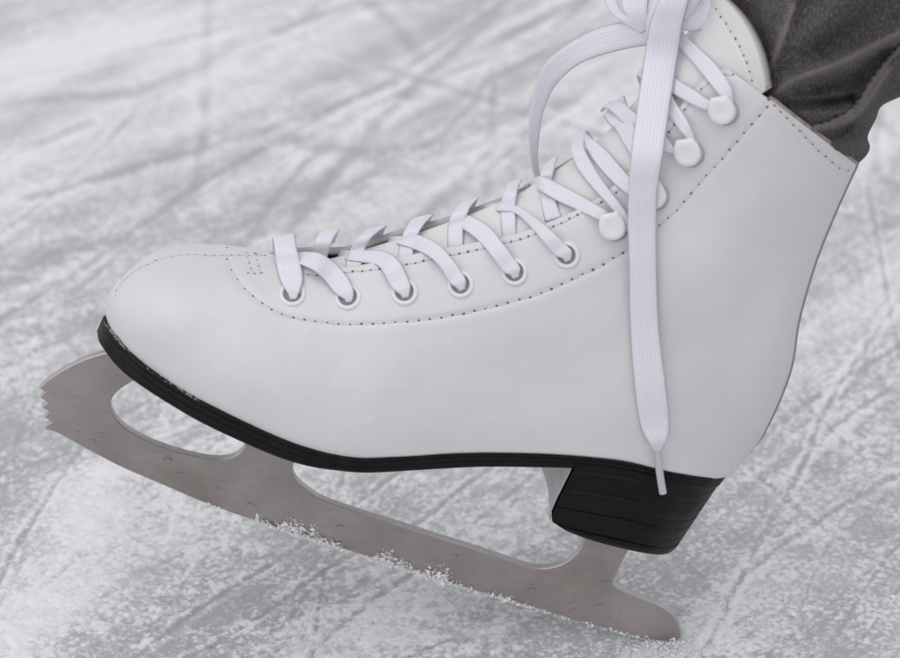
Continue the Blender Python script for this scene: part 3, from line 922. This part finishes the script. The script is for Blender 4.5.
# ---- speed hooks
HKS = [(612, 227), (653, 196), (688, 153), (722.5, 111)]
for (x, y) in HKS:
    c, n = cast(x + 3, y + 1, UPPER)
    ns = [cast(x + 3 + dx, y + dy, UPPER)[1] for dx in (-6, 0, 6) for dy in (-6, 0, 6) if cast(x + 3 + dx, y + dy, UPPER)[1] is not None]
    n = np.mean(ns, 0); a, b, n = frame(n)
    # a: sideways, b: up; neck of the hook points to the throat (up-left)
    mb = MB()
    r = .0049
    # base disc
    v, f = revolve([(r * .2, .0012), (r * .8, .0012), (r * .96, .0009), (r, .0003), (r, -.0008)], c, (a, b, n)); mb.add(v, f, 1)
    # shank
    th = math.radians(104)
    ax = a * math.cos(th) + b * math.sin(th); bx = -a * math.sin(th) + b * math.cos(th)
    cc = c + ax * .0012 - a * .0006
    # folded front plate: round below, squared towards the lace
    def plate(rad, z, lenf):
        out = []
        for j in range(48):
            an = 2 * math.pi * j / 48
            ca, sa = math.cos(an), math.sin(an)
            X = ca * rad; Y = sa * rad
            if X > 0:   # towards the neck: straight sided, cut flat
                X = min(X * 1.5, rad * 1.12); Y = Y * (1.0 - .08 * (X / rad)**1.5)
            out.append(cc + ax * (X * lenf) + bx * Y + n * z)
        return out
    rings = [plate(.0036, .0030, 1), plate(.0046, .0033, 1), plate(.0049, .0039, 1), plate(.0047, .0047, 1), plate(.0040, .0052, 1), plate(.0028, .0052, 1), plate(.0014, .0049, 1)]
    v = [p for r_ in rings for p in r_]
    f = gridf(len(rings), 48, 0, False, True) + [tuple((len(rings) - 1) * 48 + j for j in range(48)), tuple(47 - j for j in range(48))]
    mb.add(v, f, 0)
    pth = np.array([cc - ax * .001 + n * .0006, cc - ax * .0006 + n * .0016, cc - ax * .0004 + n * .0036])
    v, f = tube(pth, .0022, 14); mb.add(v, f, 1)
    under(mb.build('lace_hook', [M['enamel'], M['metal_dark']]))

# ---- laces: flat woven ribbon, each run given by its two edges
def ribbon(mb, keys, lift=1.2, thick=.0011, step=.0008, tree=None, uvoff=0.0):
    """key = (left x, left y, right x, right y, w or None[, lift]); None lays the edge on the boot"""
    rows = []
    for k in keys:
        lx_, ly_, rx_, ry_, w_ = k[:5]
        lf = k[5] if len(k) > 5 else lift
        if w_ is None:
            ca = cast(lx_, ly_, tree)[0]; cb = cast(rx_, ry_, tree)[0]; cm_ = cast((lx_ + rx_) / 2, (ly_ + ry_) / 2, tree)[0]
            vals = [(-p[1] * 1000) if p is not None else None for p in (ca, cm_, cb)]
            if vals[1] is None: vals[1] = next((x for x in (vals[0], vals[2]) if x is not None), 0)
            wl = vals[0] if vals[0] is not None else vals[1]; wr = vals[2] if vals[2] is not None else vals[1]
            # a ribbon bridges hollows: stay near the middle's depth
            wl = vals[1] + max(-4, min(4, wl - vals[1])); wr = vals[1] + max(-4, min(4, wr - vals[1]))
            wl += lf; wr += lf
        elif isinstance(w_, tuple): wl, wr = w_
        else: wl = wr = w_
        rows.append((lx_, ly_, wl, rx_, ry_, wr))
    R = cr(rows, 16 * len(rows))
    Lp = P(R[:, 0], R[:, 1], R[:, 2]); Rp = P(R[:, 3], R[:, 4], R[:, 5])
    C_ = (Lp + Rp) / 2
    d = np.r_[0, np.cumsum(np.linalg.norm(np.diff(C_, axis=0), axis=1))]
    n = max(6, int(d[-1] / step))
    s = np.linspace(0, d[-1], n)
    it = lambda A: np.stack([np.interp(s, d, A[:, k]) for k in range(3)], -1)
    Lp, Rp = it(Lp), it(Rp); C_ = (Lp + Rp) / 2
    T = np.gradient(C_, axis=0); T /= np.linalg.norm(T, axis=1)[:, None] + 1e-12
    Aw = Rp - Lp; wd = np.linalg.norm(Aw, axis=1); Aw = Aw / (wd[:, None] + 1e-12)
    N = np.cross(Aw, T); N /= np.linalg.norm(N, axis=1)[:, None] + 1e-12
    if np.mean(np.sum(N * (CAM - C_), 1)) < 0: N = -N
    m = 11; prof = []
    for j in range(m): prof.append((j / (m - 1), 1))
    for j in range(m - 2, 0, -1): prof.append((j / (m - 1), -1))
    vs, uv = [], []
    for (u, sd_) in prof:
        e = math.sqrt(max(0, 1 - (2 * u - 1)**4))
        hgt = thick / 2 * e * sd_
        vs.append(C_ + Aw * ((u - .5) * wd)[:, None] + N * hgt)
        uv.append(np.stack([np.full(n, u), s * 1000 + uvoff], -1))
    pr = len(prof)
    vs = np.stack(vs, 1).reshape(-1, 3); uv = np.stack(uv, 1).reshape(-1, 2)
    mb.uv = getattr(mb, 'uv', []); mb.uv.append(uv)
    f = gridf(n, pr, 0, False, True) + [tuple(range(pr))[::-1], tuple((n - 1) * pr + j for j in range(pr))]
    mb.add(vs, f)
def build_lace(mb, name):
    o = link_mesh(name, np.concatenate(mb.v), mb.f, [M['lace']], None, True, None, np.concatenate(mb.uv))
    bm = bmesh.new(); bm.from_mesh(o.data); bmesh.ops.recalc_face_normals(bm, faces=bm.faces); bm.to_mesh(o.data); bm.free()
    return under(o)
lace = MB()
# the bar of the first row, from the far facing over the throat into the first eyelet
ribbon(lace, [(273, 250, 296, 246, -16), (272.3, 242, 295, 237, -11), (272, 238.5, 295, 234.5, -6), (273, 241, 295.5, 238, 0), (274.5, 252, 297.5, 250, 7), (276, 266, 301.5, 265, None, 1.6), (280, 280, 303.5, 278, None, 1.8), (285, 289, 301, 288, None, 1.6), (288, 294, 299, 293, None, 1.0), (290, 299.5, 296.5, 299, None, .2)])
# runs that dive into the eyelets
ribbon(lace, [(297, 263, 297, 252, (9, 2)), (304, 266, 308, 251.5, (12, 4)), (315, 271.5, 321, 253.5, (17, 8)), (325, 281, 337, 264.5, None, 2.4), (333, 291.5, 349, 279, None, 1.6), (339, 296, 353.5, 290, None, 1.6), (344, 299, 353.5, 296, None, .9), (346, 302.5, 352, 301.5, None, .2)])
ribbon(lace, [(334, 254, 335, 250.5, None, 0), (346, 260, 350, 250, None, .8), (362, 262.5, 365, 250, None, 2), (377, 265.5, 384, 251, None, 3.4), (384.5, 275, 397.5, 259, None, 3.0), (389.5, 285.5, 406.5, 274, None, 1.6), (395.5, 291.5, 410.5, 285.5, None, 1.6), (400, 294.5, 410, 291, None, .9), (402.5, 298, 409, 296.5, None, .2)])
ribbon(lace, [(384, 242, 386, 237, None, 0), (397, 244, 401, 236, None, .8), (414, 249.5, 418, 234.5, None, 2.2), (430, 257.5, 438, 243.5, None, 3.4), (441, 269, 452, 258.5, None, 3.0), (447.5, 280, 462, 272, None, 1.6), (452, 285, 466, 280, None, 1.6), (456, 287.5, 466, 283.5, None, .9), (459, 291, 465, 289, None, .2)])
ribbon(lace, [(436, 224.5, 438, 220, None, 0), (448, 226, 452, 217, None, .8), (463, 229.5, 467, 214.5, None, 2.2), (478, 241, 488, 225.5, None, 3.8), (491, 256, 503, 243, None, 3.4), (500, 269, 515.5, 260, None, 1.6), (506, 273.5, 520.5, 267.5, None, 1.6), (510, 275, 520, 271, None, .9), (513, 278.5, 519, 276.5, None, .2)])
ribbon(lace, [(484, 209, 486, 205, None, 0), (497, 211, 501, 203, None, .8), (514, 213, 519, 206.5, None, 2.0), (529, 225.5, 537, 218.5, None, 3.8), (541, 239.5, 553, 232, None, 3.2), (552, 252.5, 566, 244.5, None, 1.6), (558, 257, 571.5, 250, None, 1.6), (562, 258, 572, 254, None, .9), (565, 261.5, 571, 259.5, None, .2)])
# runs that come over the far facing and slip under the near one
def over(keys, wt):
    (a, b, c, d) = keys[0]
    rows_ = [(a - 1, b + 12, c - 5, d + 13, -wt - 6), (a - .5, b + 3, c - 2, d + 3.5, -wt - 3), (a, b, c, d, -wt + 1)]
    for k in keys[1:-1]: rows_.append((*k, None, 1.1))
    rows_.append((*keys[-1], None, .2))
    ribbon(lace, rows_, tree=TONGUE)
over([(318.5, 233, 340, 229.5), (315, 240, 333, 240), (312, 252, 328, 254), (311, 264, 325, 264)], 9)
over([(365, 231, 387, 226), (357, 239, 373, 236), (349, 252, 366, 247), (345.5, 265, 362.5, 263), (344, 274, 362, 272)], 12)
over([(411, 220, 433.5, 215), (404, 231, 423, 226), (400, 244, 416, 240), (398, 256, 413.5, 256), (398, 265, 414, 265)], 14.5)
over([(457.5, 206, 479, 198), (451, 215, 470, 208), (448, 228, 465, 222), (447.5, 240, 463.5, 238), (448, 256, 464, 256)], 17)
over([(507, 184, 522.5, 179.5), (503, 193, 518, 189), (500.5, 207, 515.5, 206), (501, 222, 516, 220), (502, 242, 517, 240)], 21)
over([(544, 166, 558, 156.5), (540.5, 173, 554.5, 169), (540, 186, 552, 182), (541, 202, 556, 200), (545, 222, 562, 217)], 24)
# hook rows
ribbon(lace, [(520, 188, 523, 185, None, .2), (529, 189.5, 531, 181, None, 1.6), (540, 191.5, 541, 176, None, 3), (555, 200, 561, 184.5, None, 3), (575, 209.5, 583, 196.5, None, 3), (592, 217, 600, 206.5, None, 3), (603, 222.5, 608, 212, None, 2.6), (611, 226, 614, 220, None, 2.2)])
ribbon(lace, [(586, 139, 594, 140, -34), (578, 133, 588, 131, -26), (571.5, 140, 586, 134, -14), (571, 152, 585, 148, None, 2.5), (577, 168, 591, 161, None, 3), (590, 185, 603, 180.5, None, 3), (604, 200, 616, 198, None, 3), (616, 214, 625, 210, None, 3), (622, 223, 629, 219, None, 2.6), (626, 232, 632, 229, None, 2.2)])
ribbon(lace, [(584, 134, 587, 134, -18), (585, 143, 592, 138.5, None, 1.6), (593, 160, 606, 149.5, None, 2), (608, 178, 619, 164, None, 2.4), (624, 192, 634, 181, None, 2.6), (640, 202, 650, 192, None, 3), (650, 203, 656, 197, None, 2.4)])
ribbon(lace, [(603, 116, 624.5, 95.5, -12), (609, 124, 628.5, 108, None, 2), (616, 131, 633, 122, None, 2.6), (626, 148, 641, 139, None, 3), (636, 165, 650, 158, None, 3), (646, 182, 657, 178, None, 3)])
ribbon(lace, [(600, 112, 612, 102, -26), (603, 108, 613, 101, -14), (612, 112, 624, 103, None, 1.4), (628, 128, 642, 118, None, 1.6), (648, 137, 660, 126, None, 2.2), (662, 150, 668, 139, None, 3), (674, 154, 676, 149, None, 3), (685, 155, 685, 151, None, 2)])
ribbon(lace, [(641, 90, 652, 76, -18), (637, 76, 648, 61, -8), (646, 85, 656, 68, None, 2), (658, 100, 668, 84, None, 2.5), (669, 116, 675, 101, None, 3), (680, 131, 686, 118, None, 3), (688, 140, 693.5, 134, None, 3), (690, 147, 695, 145, None, 2)])
ribbon(lace, [(652, 70, 660, 60, None, 1), (660, 82, 668, 70, None, 1.8), (672, 93, 677, 79, None, 2.2), (689, 103, 695, 90, None, 2.8), (703, 109.5, 706, 98, None, 3), (712, 111, 713, 102, None, 2.6), (720, 110, 720, 106, None, 2)])
ribbon(lace, [(664, 30, 672, 18, None, 2), (672, 38, 680, 27, None, 3), (681, 49, 690, 39.5, None, 3.2), (700, 72, 711, 59, None, 3.2), (713, 88, 725, 75.5, None, 3.2), (722, 99, 732, 90, None, 3.2), (727, 108, 733, 103, None, 2.4)])
build_lace(lace, 'lace')

# the bow: loops, the knot, and the long free end with its tip
def surf_w(px, py, extra):
    c, _ = cast(px, py); return (-c[1] * 1000 if c is not None else 0) + extra
kw = surf_w(672, 30, 0)
bow = MB()
ribbon(bow, [(660, 30, 660, 50, kw + 5), (648.5, 20, 647, 45.5, kw + 5), (620, 22.5, 611, 52.5, kw + 3), (588, 32.5, 582, 62.5, kw - 3), (556, 52.5, 563, 77, kw - 12), (540, 71, 552, 91, kw - 20), (531.8, 100, 543.5, 112, kw - 27), (528, 130, 540, 133, kw - 32), (530, 156, 538, 156, kw - 38), (533, 172, 540, 172, kw - 44), (538, 188, 545, 188, kw - 50)], thick=.0014)
ribbon(bow, [(590, -34, 604, -36, kw - 8), (597, -16, 611, -18, kw - 4), (604, 0, 617, -1, kw), (611, 13, 622, 11, kw + 3), (622, 22, 632, 17, kw + 5), (640, 34, 650, 26, kw + 5)], thick=.0014)
ribbon(bow, [(612, -34, 642, -38, kw - 4), (616, -16, 648, -18, kw), (620, 0, 649, -1, kw + 3), (624, 12, 648, 12, kw + 5), (634, 28, 652, 24, kw + 5)], thick=.0014)
ribbon(bow, [(672, 18, 684, 31, kw + 6), (684, 10, 701, 29, kw + 6), (698, -8, 718, 12, kw + 3), (708, -26, 728, -8, kw - 3), (716, -46, 738, -28, kw - 12)], thick=.0016)
ribbon(bow, [(678, 14, 686, 20, kw + 8), (684, 0, 697, 6, kw + 8), (690, -16, 706, -10, kw + 6), (698, -34, 714, -28, kw + 2)], thick=.0016)
ribbon(bow, [(652, 60, 674, 62, kw - 3), (646, 44, 680, 46, kw + 2), (645, 26, 682, 28, kw + 6), (650, 8, 684, 10, kw + 8), (656, -10, 686, -12, kw + 5), (660, -30, 690, -32, kw - 2)], thick=.0030)
kt = build_lace(bow, 'lace_bow')
tail = MB()
wd_ = [surf_w(x, y, e) for x, y, e in ((668, 40, 6), (660, 80, 7), (652, 130, 8), (645, 190, 8.5), (643, 260, 4.0), (644, 330, 2.4), (650, 390, 2.2), (655, 430, 2.2), (658, 450, 2.2))]
ribbon(tail, [(662, -24, 694, -20, kw + 9), (658, 2, 688, 4, kw + 13), (650, 24, 682, 28, kw + 12), (644, 58, 677.5, 60, max(wd_[1], kw + 9)), (637, 107, 670, 108, wd_[2]), (631, 153, 663.5, 153, wd_[3]), (628.5, 190, 657.5, 190, wd_[3]),
               (627.7, 225, 656.5, 225, wd_[3] - 1.5), (629, 265, 656.7, 265, wd_[4]), (630, 326, 659, 326, wd_[5]), (634, 385, 666, 385, wd_[6]), (640, 425, 669.5, 421, wd_[7]), (647.5, 441, 667.5, 438, wd_[7]), (652.5, 449, 662, 448, wd_[8]), (654.5, 453, 660, 452.5, wd_[8])], thick=.0014)
tl = build_lace(tail, 'lace_end')
ag = cr([(657, 450, wd_[8]), (658, 458, wd_[8] + .2), (660, 475, wd_[8] + 1), (663, 493.5, wd_[8] + 2)], 24)
mb = MB(); v, f = tube(P(ag[:, 0], ag[:, 1], ag[:, 2]), .00145, 14); mb.add(v, f)
a_ = mb.build('aglet', [M['aglet']]); weld(a_, 1e-7, 50); a_.parent = tl; a_.matrix_parent_inverse = skate.matrix_basis.inverted()

# ------------------------------------------------------------------ trouser leg
PK = [ # front centre px py, back centre px py, W
 (722, 100, 816, 215, 26), (736, 66, 838, 188, 30), (750, 26, 856, 166, 33), (762, -10, 866, 156, 37), (772, -45, 870, 147, 40), (784, -85, 868, 136, 42),
 (800, -125, 876, 119, 44), (822, -168, 882, 106, 46), (850, -212, 902, 96, 49), (905, -280, 950, 74, 54), (990, -370, 1030, 30, 60), (1090, -470, 1120, -30, 66)]
pk = cr(PK, 260)
hv = np.linspace(0, 1, 240)[None, :]
fx, fy, bx_, by_, pw = [pk[:, k][:, None] for k in range(5)]
ang = hv * math.pi
QX = fx + (bx_ - fx) * (.5 - .5 * np.cos(ang)); QY = fy + (by_ - fy) * (.5 - .5 * np.cos(ang))
QW = pw * np.sin(ang)**.9
fold = np.zeros_like(QX)
def ridge(keys, amp, sig, asym=0):
    global fold
    q_ = smooth_line(keys, 5); d = dist_poly(QX, QY, q_)
    fold = fold + amp * np.exp(-(d / sig)**2)
ridge([(760, 88), (770, 68), (782, 38), (793, 5), (802, -35)], 2.6, 8)
ridge([(757, 80), (760, 55), (752, 25), (745, 0)], -3.2, 9)
ridge([(772, 98), (786, 84), (810, 74), (838, 64), (868, 49), (905, 30), (960, 0)], 4.6, 7.5)
ridge([(800, 92), (830, 85), (858, 72), (885, 52)], -3.6, 9)
ridge([(784, 106), (806, 104), (832, 102), (852, 98)], -4.4, 4.5)
ridge([(795, 113), (820, 113), (845, 108)], 2.2, 5)
ridge([(850, 88), (862, 78)], -2.4, 7)
ridge([(809, 133), (832, 126), (850, 116), (864, 103), (874, 85), (888, 67), (908, 46), (960, 6)], 2.0, 4)
ridge([(815, 139), (838, 132), (858, 120), (875, 104), (895, 88)], -2.0, 5)
ridge([(828, 150), (848, 146), (862, 140)], 2.6, 9)
ridge([(862, 128), (872, 120), (885, 108)], -2.6, 5)
ridge([(770, 92), (800, 123), (835, 155), (855, 166)], -1.2, 7)
ridge([(800, 40), (830, 15), (850, -15)], 1.8, 14)
ridge([(825, 48), (850, 30), (880, 5)], -1.8, 10)
inb = np.clip((np.linspace(0, len(PK) - 1, 260)[:, None] - 1.2) / 1.6, 0, 1)
fold = fold * (.15 + 2.25 * inb) + 2.0 * inb * (fbm(QX / 26, QY / 26, 4, 51) - .5) + .9 * inb * (fbm(QX / 7, QY / 7, 3, 52) - .5)
endw = np.sin(ang)**.6
QW = np.maximum(QW + fold * endw, 0)
QW[:, 0] = 0; QW[:, -1] = 0
QV = P(QX, QY, QW)
smoothfar = P(QX, QY, np.maximum(pw * np.sin(ang)**.9 + 1.6 * (fbm(QX / 30, QY / 30, 3, 61) - .5) * endw, 0)) * np.array([1, -1, 1])
smoothfar[:, 0] = QV[:, 0]; smoothfar[:, -1] = QV[:, -1]
fold_light = np.zeros_like(QX)  # painted highlight: paler colour along raised folds and the seam
for kk in ([(772, 98), (786, 84), (810, 74), (838, 64), (868, 49), (905, 30)], [(760, 88), (770, 68), (782, 38), (793, 5)], [(820, 128), (850, 118), (868, 100), (888, 70)]):
    fold_light = np.maximum(fold_light, np.exp(-(dist_poly(QX, QY, smooth_line(kk, 5)) / 3.0)**2))
n, m = QX.shape
ju = np.cumsum(np.r_[0, np.mean(np.linalg.norm(np.diff(smoothfar, axis=1), axis=2), 0)])
jv = np.cumsum(np.r_[0, np.mean(np.linalg.norm(np.diff(smoothfar, axis=0), axis=2), 1)])
JU = np.stack(np.broadcast_arrays(ju[None, :], jv[:, None]), -1).reshape(-1, 2)
jeans = link_mesh('trouser_leg', np.concatenate([QV.reshape(-1, 3), smoothfar.reshape(-1, 3)]), gridf(n, m) + gridf(n, m, n * m, True), [M['denim']], uvs=np.concatenate([JU, -JU]),
                  attrs={'fold_light': np.concatenate([fold_light.ravel(), np.zeros(n * m)])})
weld(jeans, 1e-6)
tag(jeans, 'crumpled dark grey denim trouser leg tucked into the collar of the skate', 'trousers')
JT = make_bvh([(QV.reshape(-1, 3), gridf(n, m))])
sq = smooth_line([(806, 129), (830, 123.5), (848, 114), (861, 102), (871, 85), (885, 67), (903, 46), (930, 20)], 1.2)
pts = []
for x, y in sq:
    c, nn = cast(x, y, JT)
    if c is not None: pts.append(c + nn * .0004)
pts = resample(np.array(pts), .0003)
mb = MB(); v, f = tube(pts, .00105, 10, 1.0, lambda i, an: .30 * math.sin(2 * an + i * .55)); mb.add(v, f)
sm_ = mb.build('seam', [M['piping']]); sm_.parent = jeans
# little hem threads sit along the collar: a dark turned edge of the cuff
rimc = []
for k in range(NTT):
    if .06 < k / NTT < .93: rimc.append(NV[-1, k] + np.array([.0012, .0024, .0012]))

# ------------------------------------------------------------------ snow on the blade and around its tip
def crystal(mb, c, r):
    # small irregular lump: jittered octahedron, subdivided once
    base_v = [(1, 0, 0), (-1, 0, 0), (0, 1, 0), (0, -1, 0), (0, 0, 1), (0, 0, -1)]
    f = [(0, 2, 4), (2, 1, 4), (1, 3, 4), (3, 0, 4), (2, 0, 5), (1, 2, 5), (3, 1, 5), (0, 3, 5)]
    v = (np.array(base_v, float) * (1 + rng.uniform(-.4, .4, (6, 1))) + rng.uniform(-.3, .3, (6, 3))) * rng.uniform(.45, 1.35, 3)
    mb.add(c + v * r, f)
mb = MB()
bot = np.array([(b[0], b[1]) for b in BL if b[1] > 430 and b[0] < 682][::-1])
bl = resample(smooth_line([(60, 434.5), (122, 467.5), (166, 486.5), (202, 502), (239, 515.5), (276, 528), (323, 542.5), (396, 566), (482, 593), (529, 606.5), (598, 626.5), (657, 640.5)], 2), 1.0)
for i, (x, y) in enumerate(bl):
    # heaps where the photo has them
    a = .05 * (x > 180) + .12 * (x > 430) * (x < 560) + 1.0 * math.exp(-((x - 290) / 34)**2) + 1.6 * math.exp(-((x - 392) / 16)**2) + .6 * math.exp(-((x - 425) / 26)**2) + .6 * math.exp(-((x - 320) / 20)**2) + .25 * math.exp(-((x - 490) / 50)**2)
    a *= .1 + 2.2 * vnoise(np.array(x / 6.), np.array(.5), 8)**1.6
    k = rng.poisson(a * 10)
    hmax = 3 + 9 * min(1.3, a)
    for _ in range(k):
        hgt = abs(rng.normal(0, .45)) * hmax
        px_ = x + rng.normal(0, 2); py_ = y - hgt + 2 - .0 * hgt
        r = rng.uniform(.00016, .00048) * (2.1 if rng.random() < .14 else 1)
        crystal(mb, P(px_, py_, 2.1 + rng.uniform(0, 1.4) * max(0, 1 - hgt / 14)), r)
cr_o = mb.build('snow_crystals', [M['snow']], None, True)
tag(cr_o, 'loose white snow crystals clinging along the lower edge of the blade', 'snow', None, 'stuff')
mb = MB()
for _ in range(700):
    x = rng.normal(668, 22); y_ = rng.normal(641, 7)
    gx_, gy_ = ground_pt(x, y_)
    hh_ = .0022 * math.exp(-(((x - 670) / 16)**2)) * rng.random()
    crystal(mb, np.array([gx_, gy_ - .001, hh_ * (1 if gy_ > -.02 else .6)]), rng.uniform(.0002, .0008))
for _ in range(9000):
    gx_ = rng.uniform(-.26, .30); gy_ = -.10 + .5 * rng.random()**1.7
    if vnoise(np.array(gx_ * 35), np.array(gy_ * 35), 3) < .48: continue
    crystal(mb, np.array([gx_, gy_, .0003]), rng.uniform(.00015, .0006) * (2.2 if rng.random() < .05 else 1))
sn = mb.build('shaved_snow', [M['snow']], None, True)
tag(sn, 'shaved snow crumbs scattered on the ice around the blade tip', 'snow', None, 'stuff')

# melt-water beads on the steel
mb = MB()
spots = [(75, 432), (92, 441), (100, 434), (126, 458), (168, 460), (180, 474), (203, 486), (218, 489), (455, 556), (490, 573), (530, 586), (532, 590), (605, 582), (620, 612), (600, 606), (610, 618), (584, 618), (575, 610), (340, 527), (250, 505)]
for (x, y) in spots + [(rng.uniform(60, 640), None) for _ in range(26)]:
    if y is None:
        y = np.interp(x, bl[:, 0], bl[:, 1]) - rng.uniform(3, 16); r = rng.uniform(.0003, .0007)
    else: r = rng.uniform(.0007, .0014)
    c = P(x, y, 2.0)
    k, rings = 14, 4
    v, f = [], []
    for a in range(rings):
        t = a / (rings) * math.pi / 2
        for j in range(k):
            an = 2 * math.pi * j / k
            v.append(c + np.array([r * 1.25 * math.cos(t) * math.cos(an), -r * .45 * math.sin(t), r * .75 * math.cos(t) * math.sin(an)]))
    v.append(c + np.array([0, -r * .45, 0]))
    f = gridf(rings, k, 0, False, True) + [((rings - 1) * k + j, (rings - 1) * k + (j + 1) % k, rings * k) for j in range(k)]
    mb.add(v, f)
dr = mb.build('water_droplets', [M['droplet']]); dr['kind'] = 'stuff'; dr.parent = blade

# sub-parts built in world coordinates under parents that carry an inverse
for o in (*seams_, bs, cl, s2, hb, dr):
    o.matrix_parent_inverse = skate.matrix_basis.inverted()
for o in skate.children_recursive:
    if o.parent is not skate:
        # parent's world matrix is the identity (root location times its inverse), so the child needs none
        o.matrix_parent_inverse.identity()
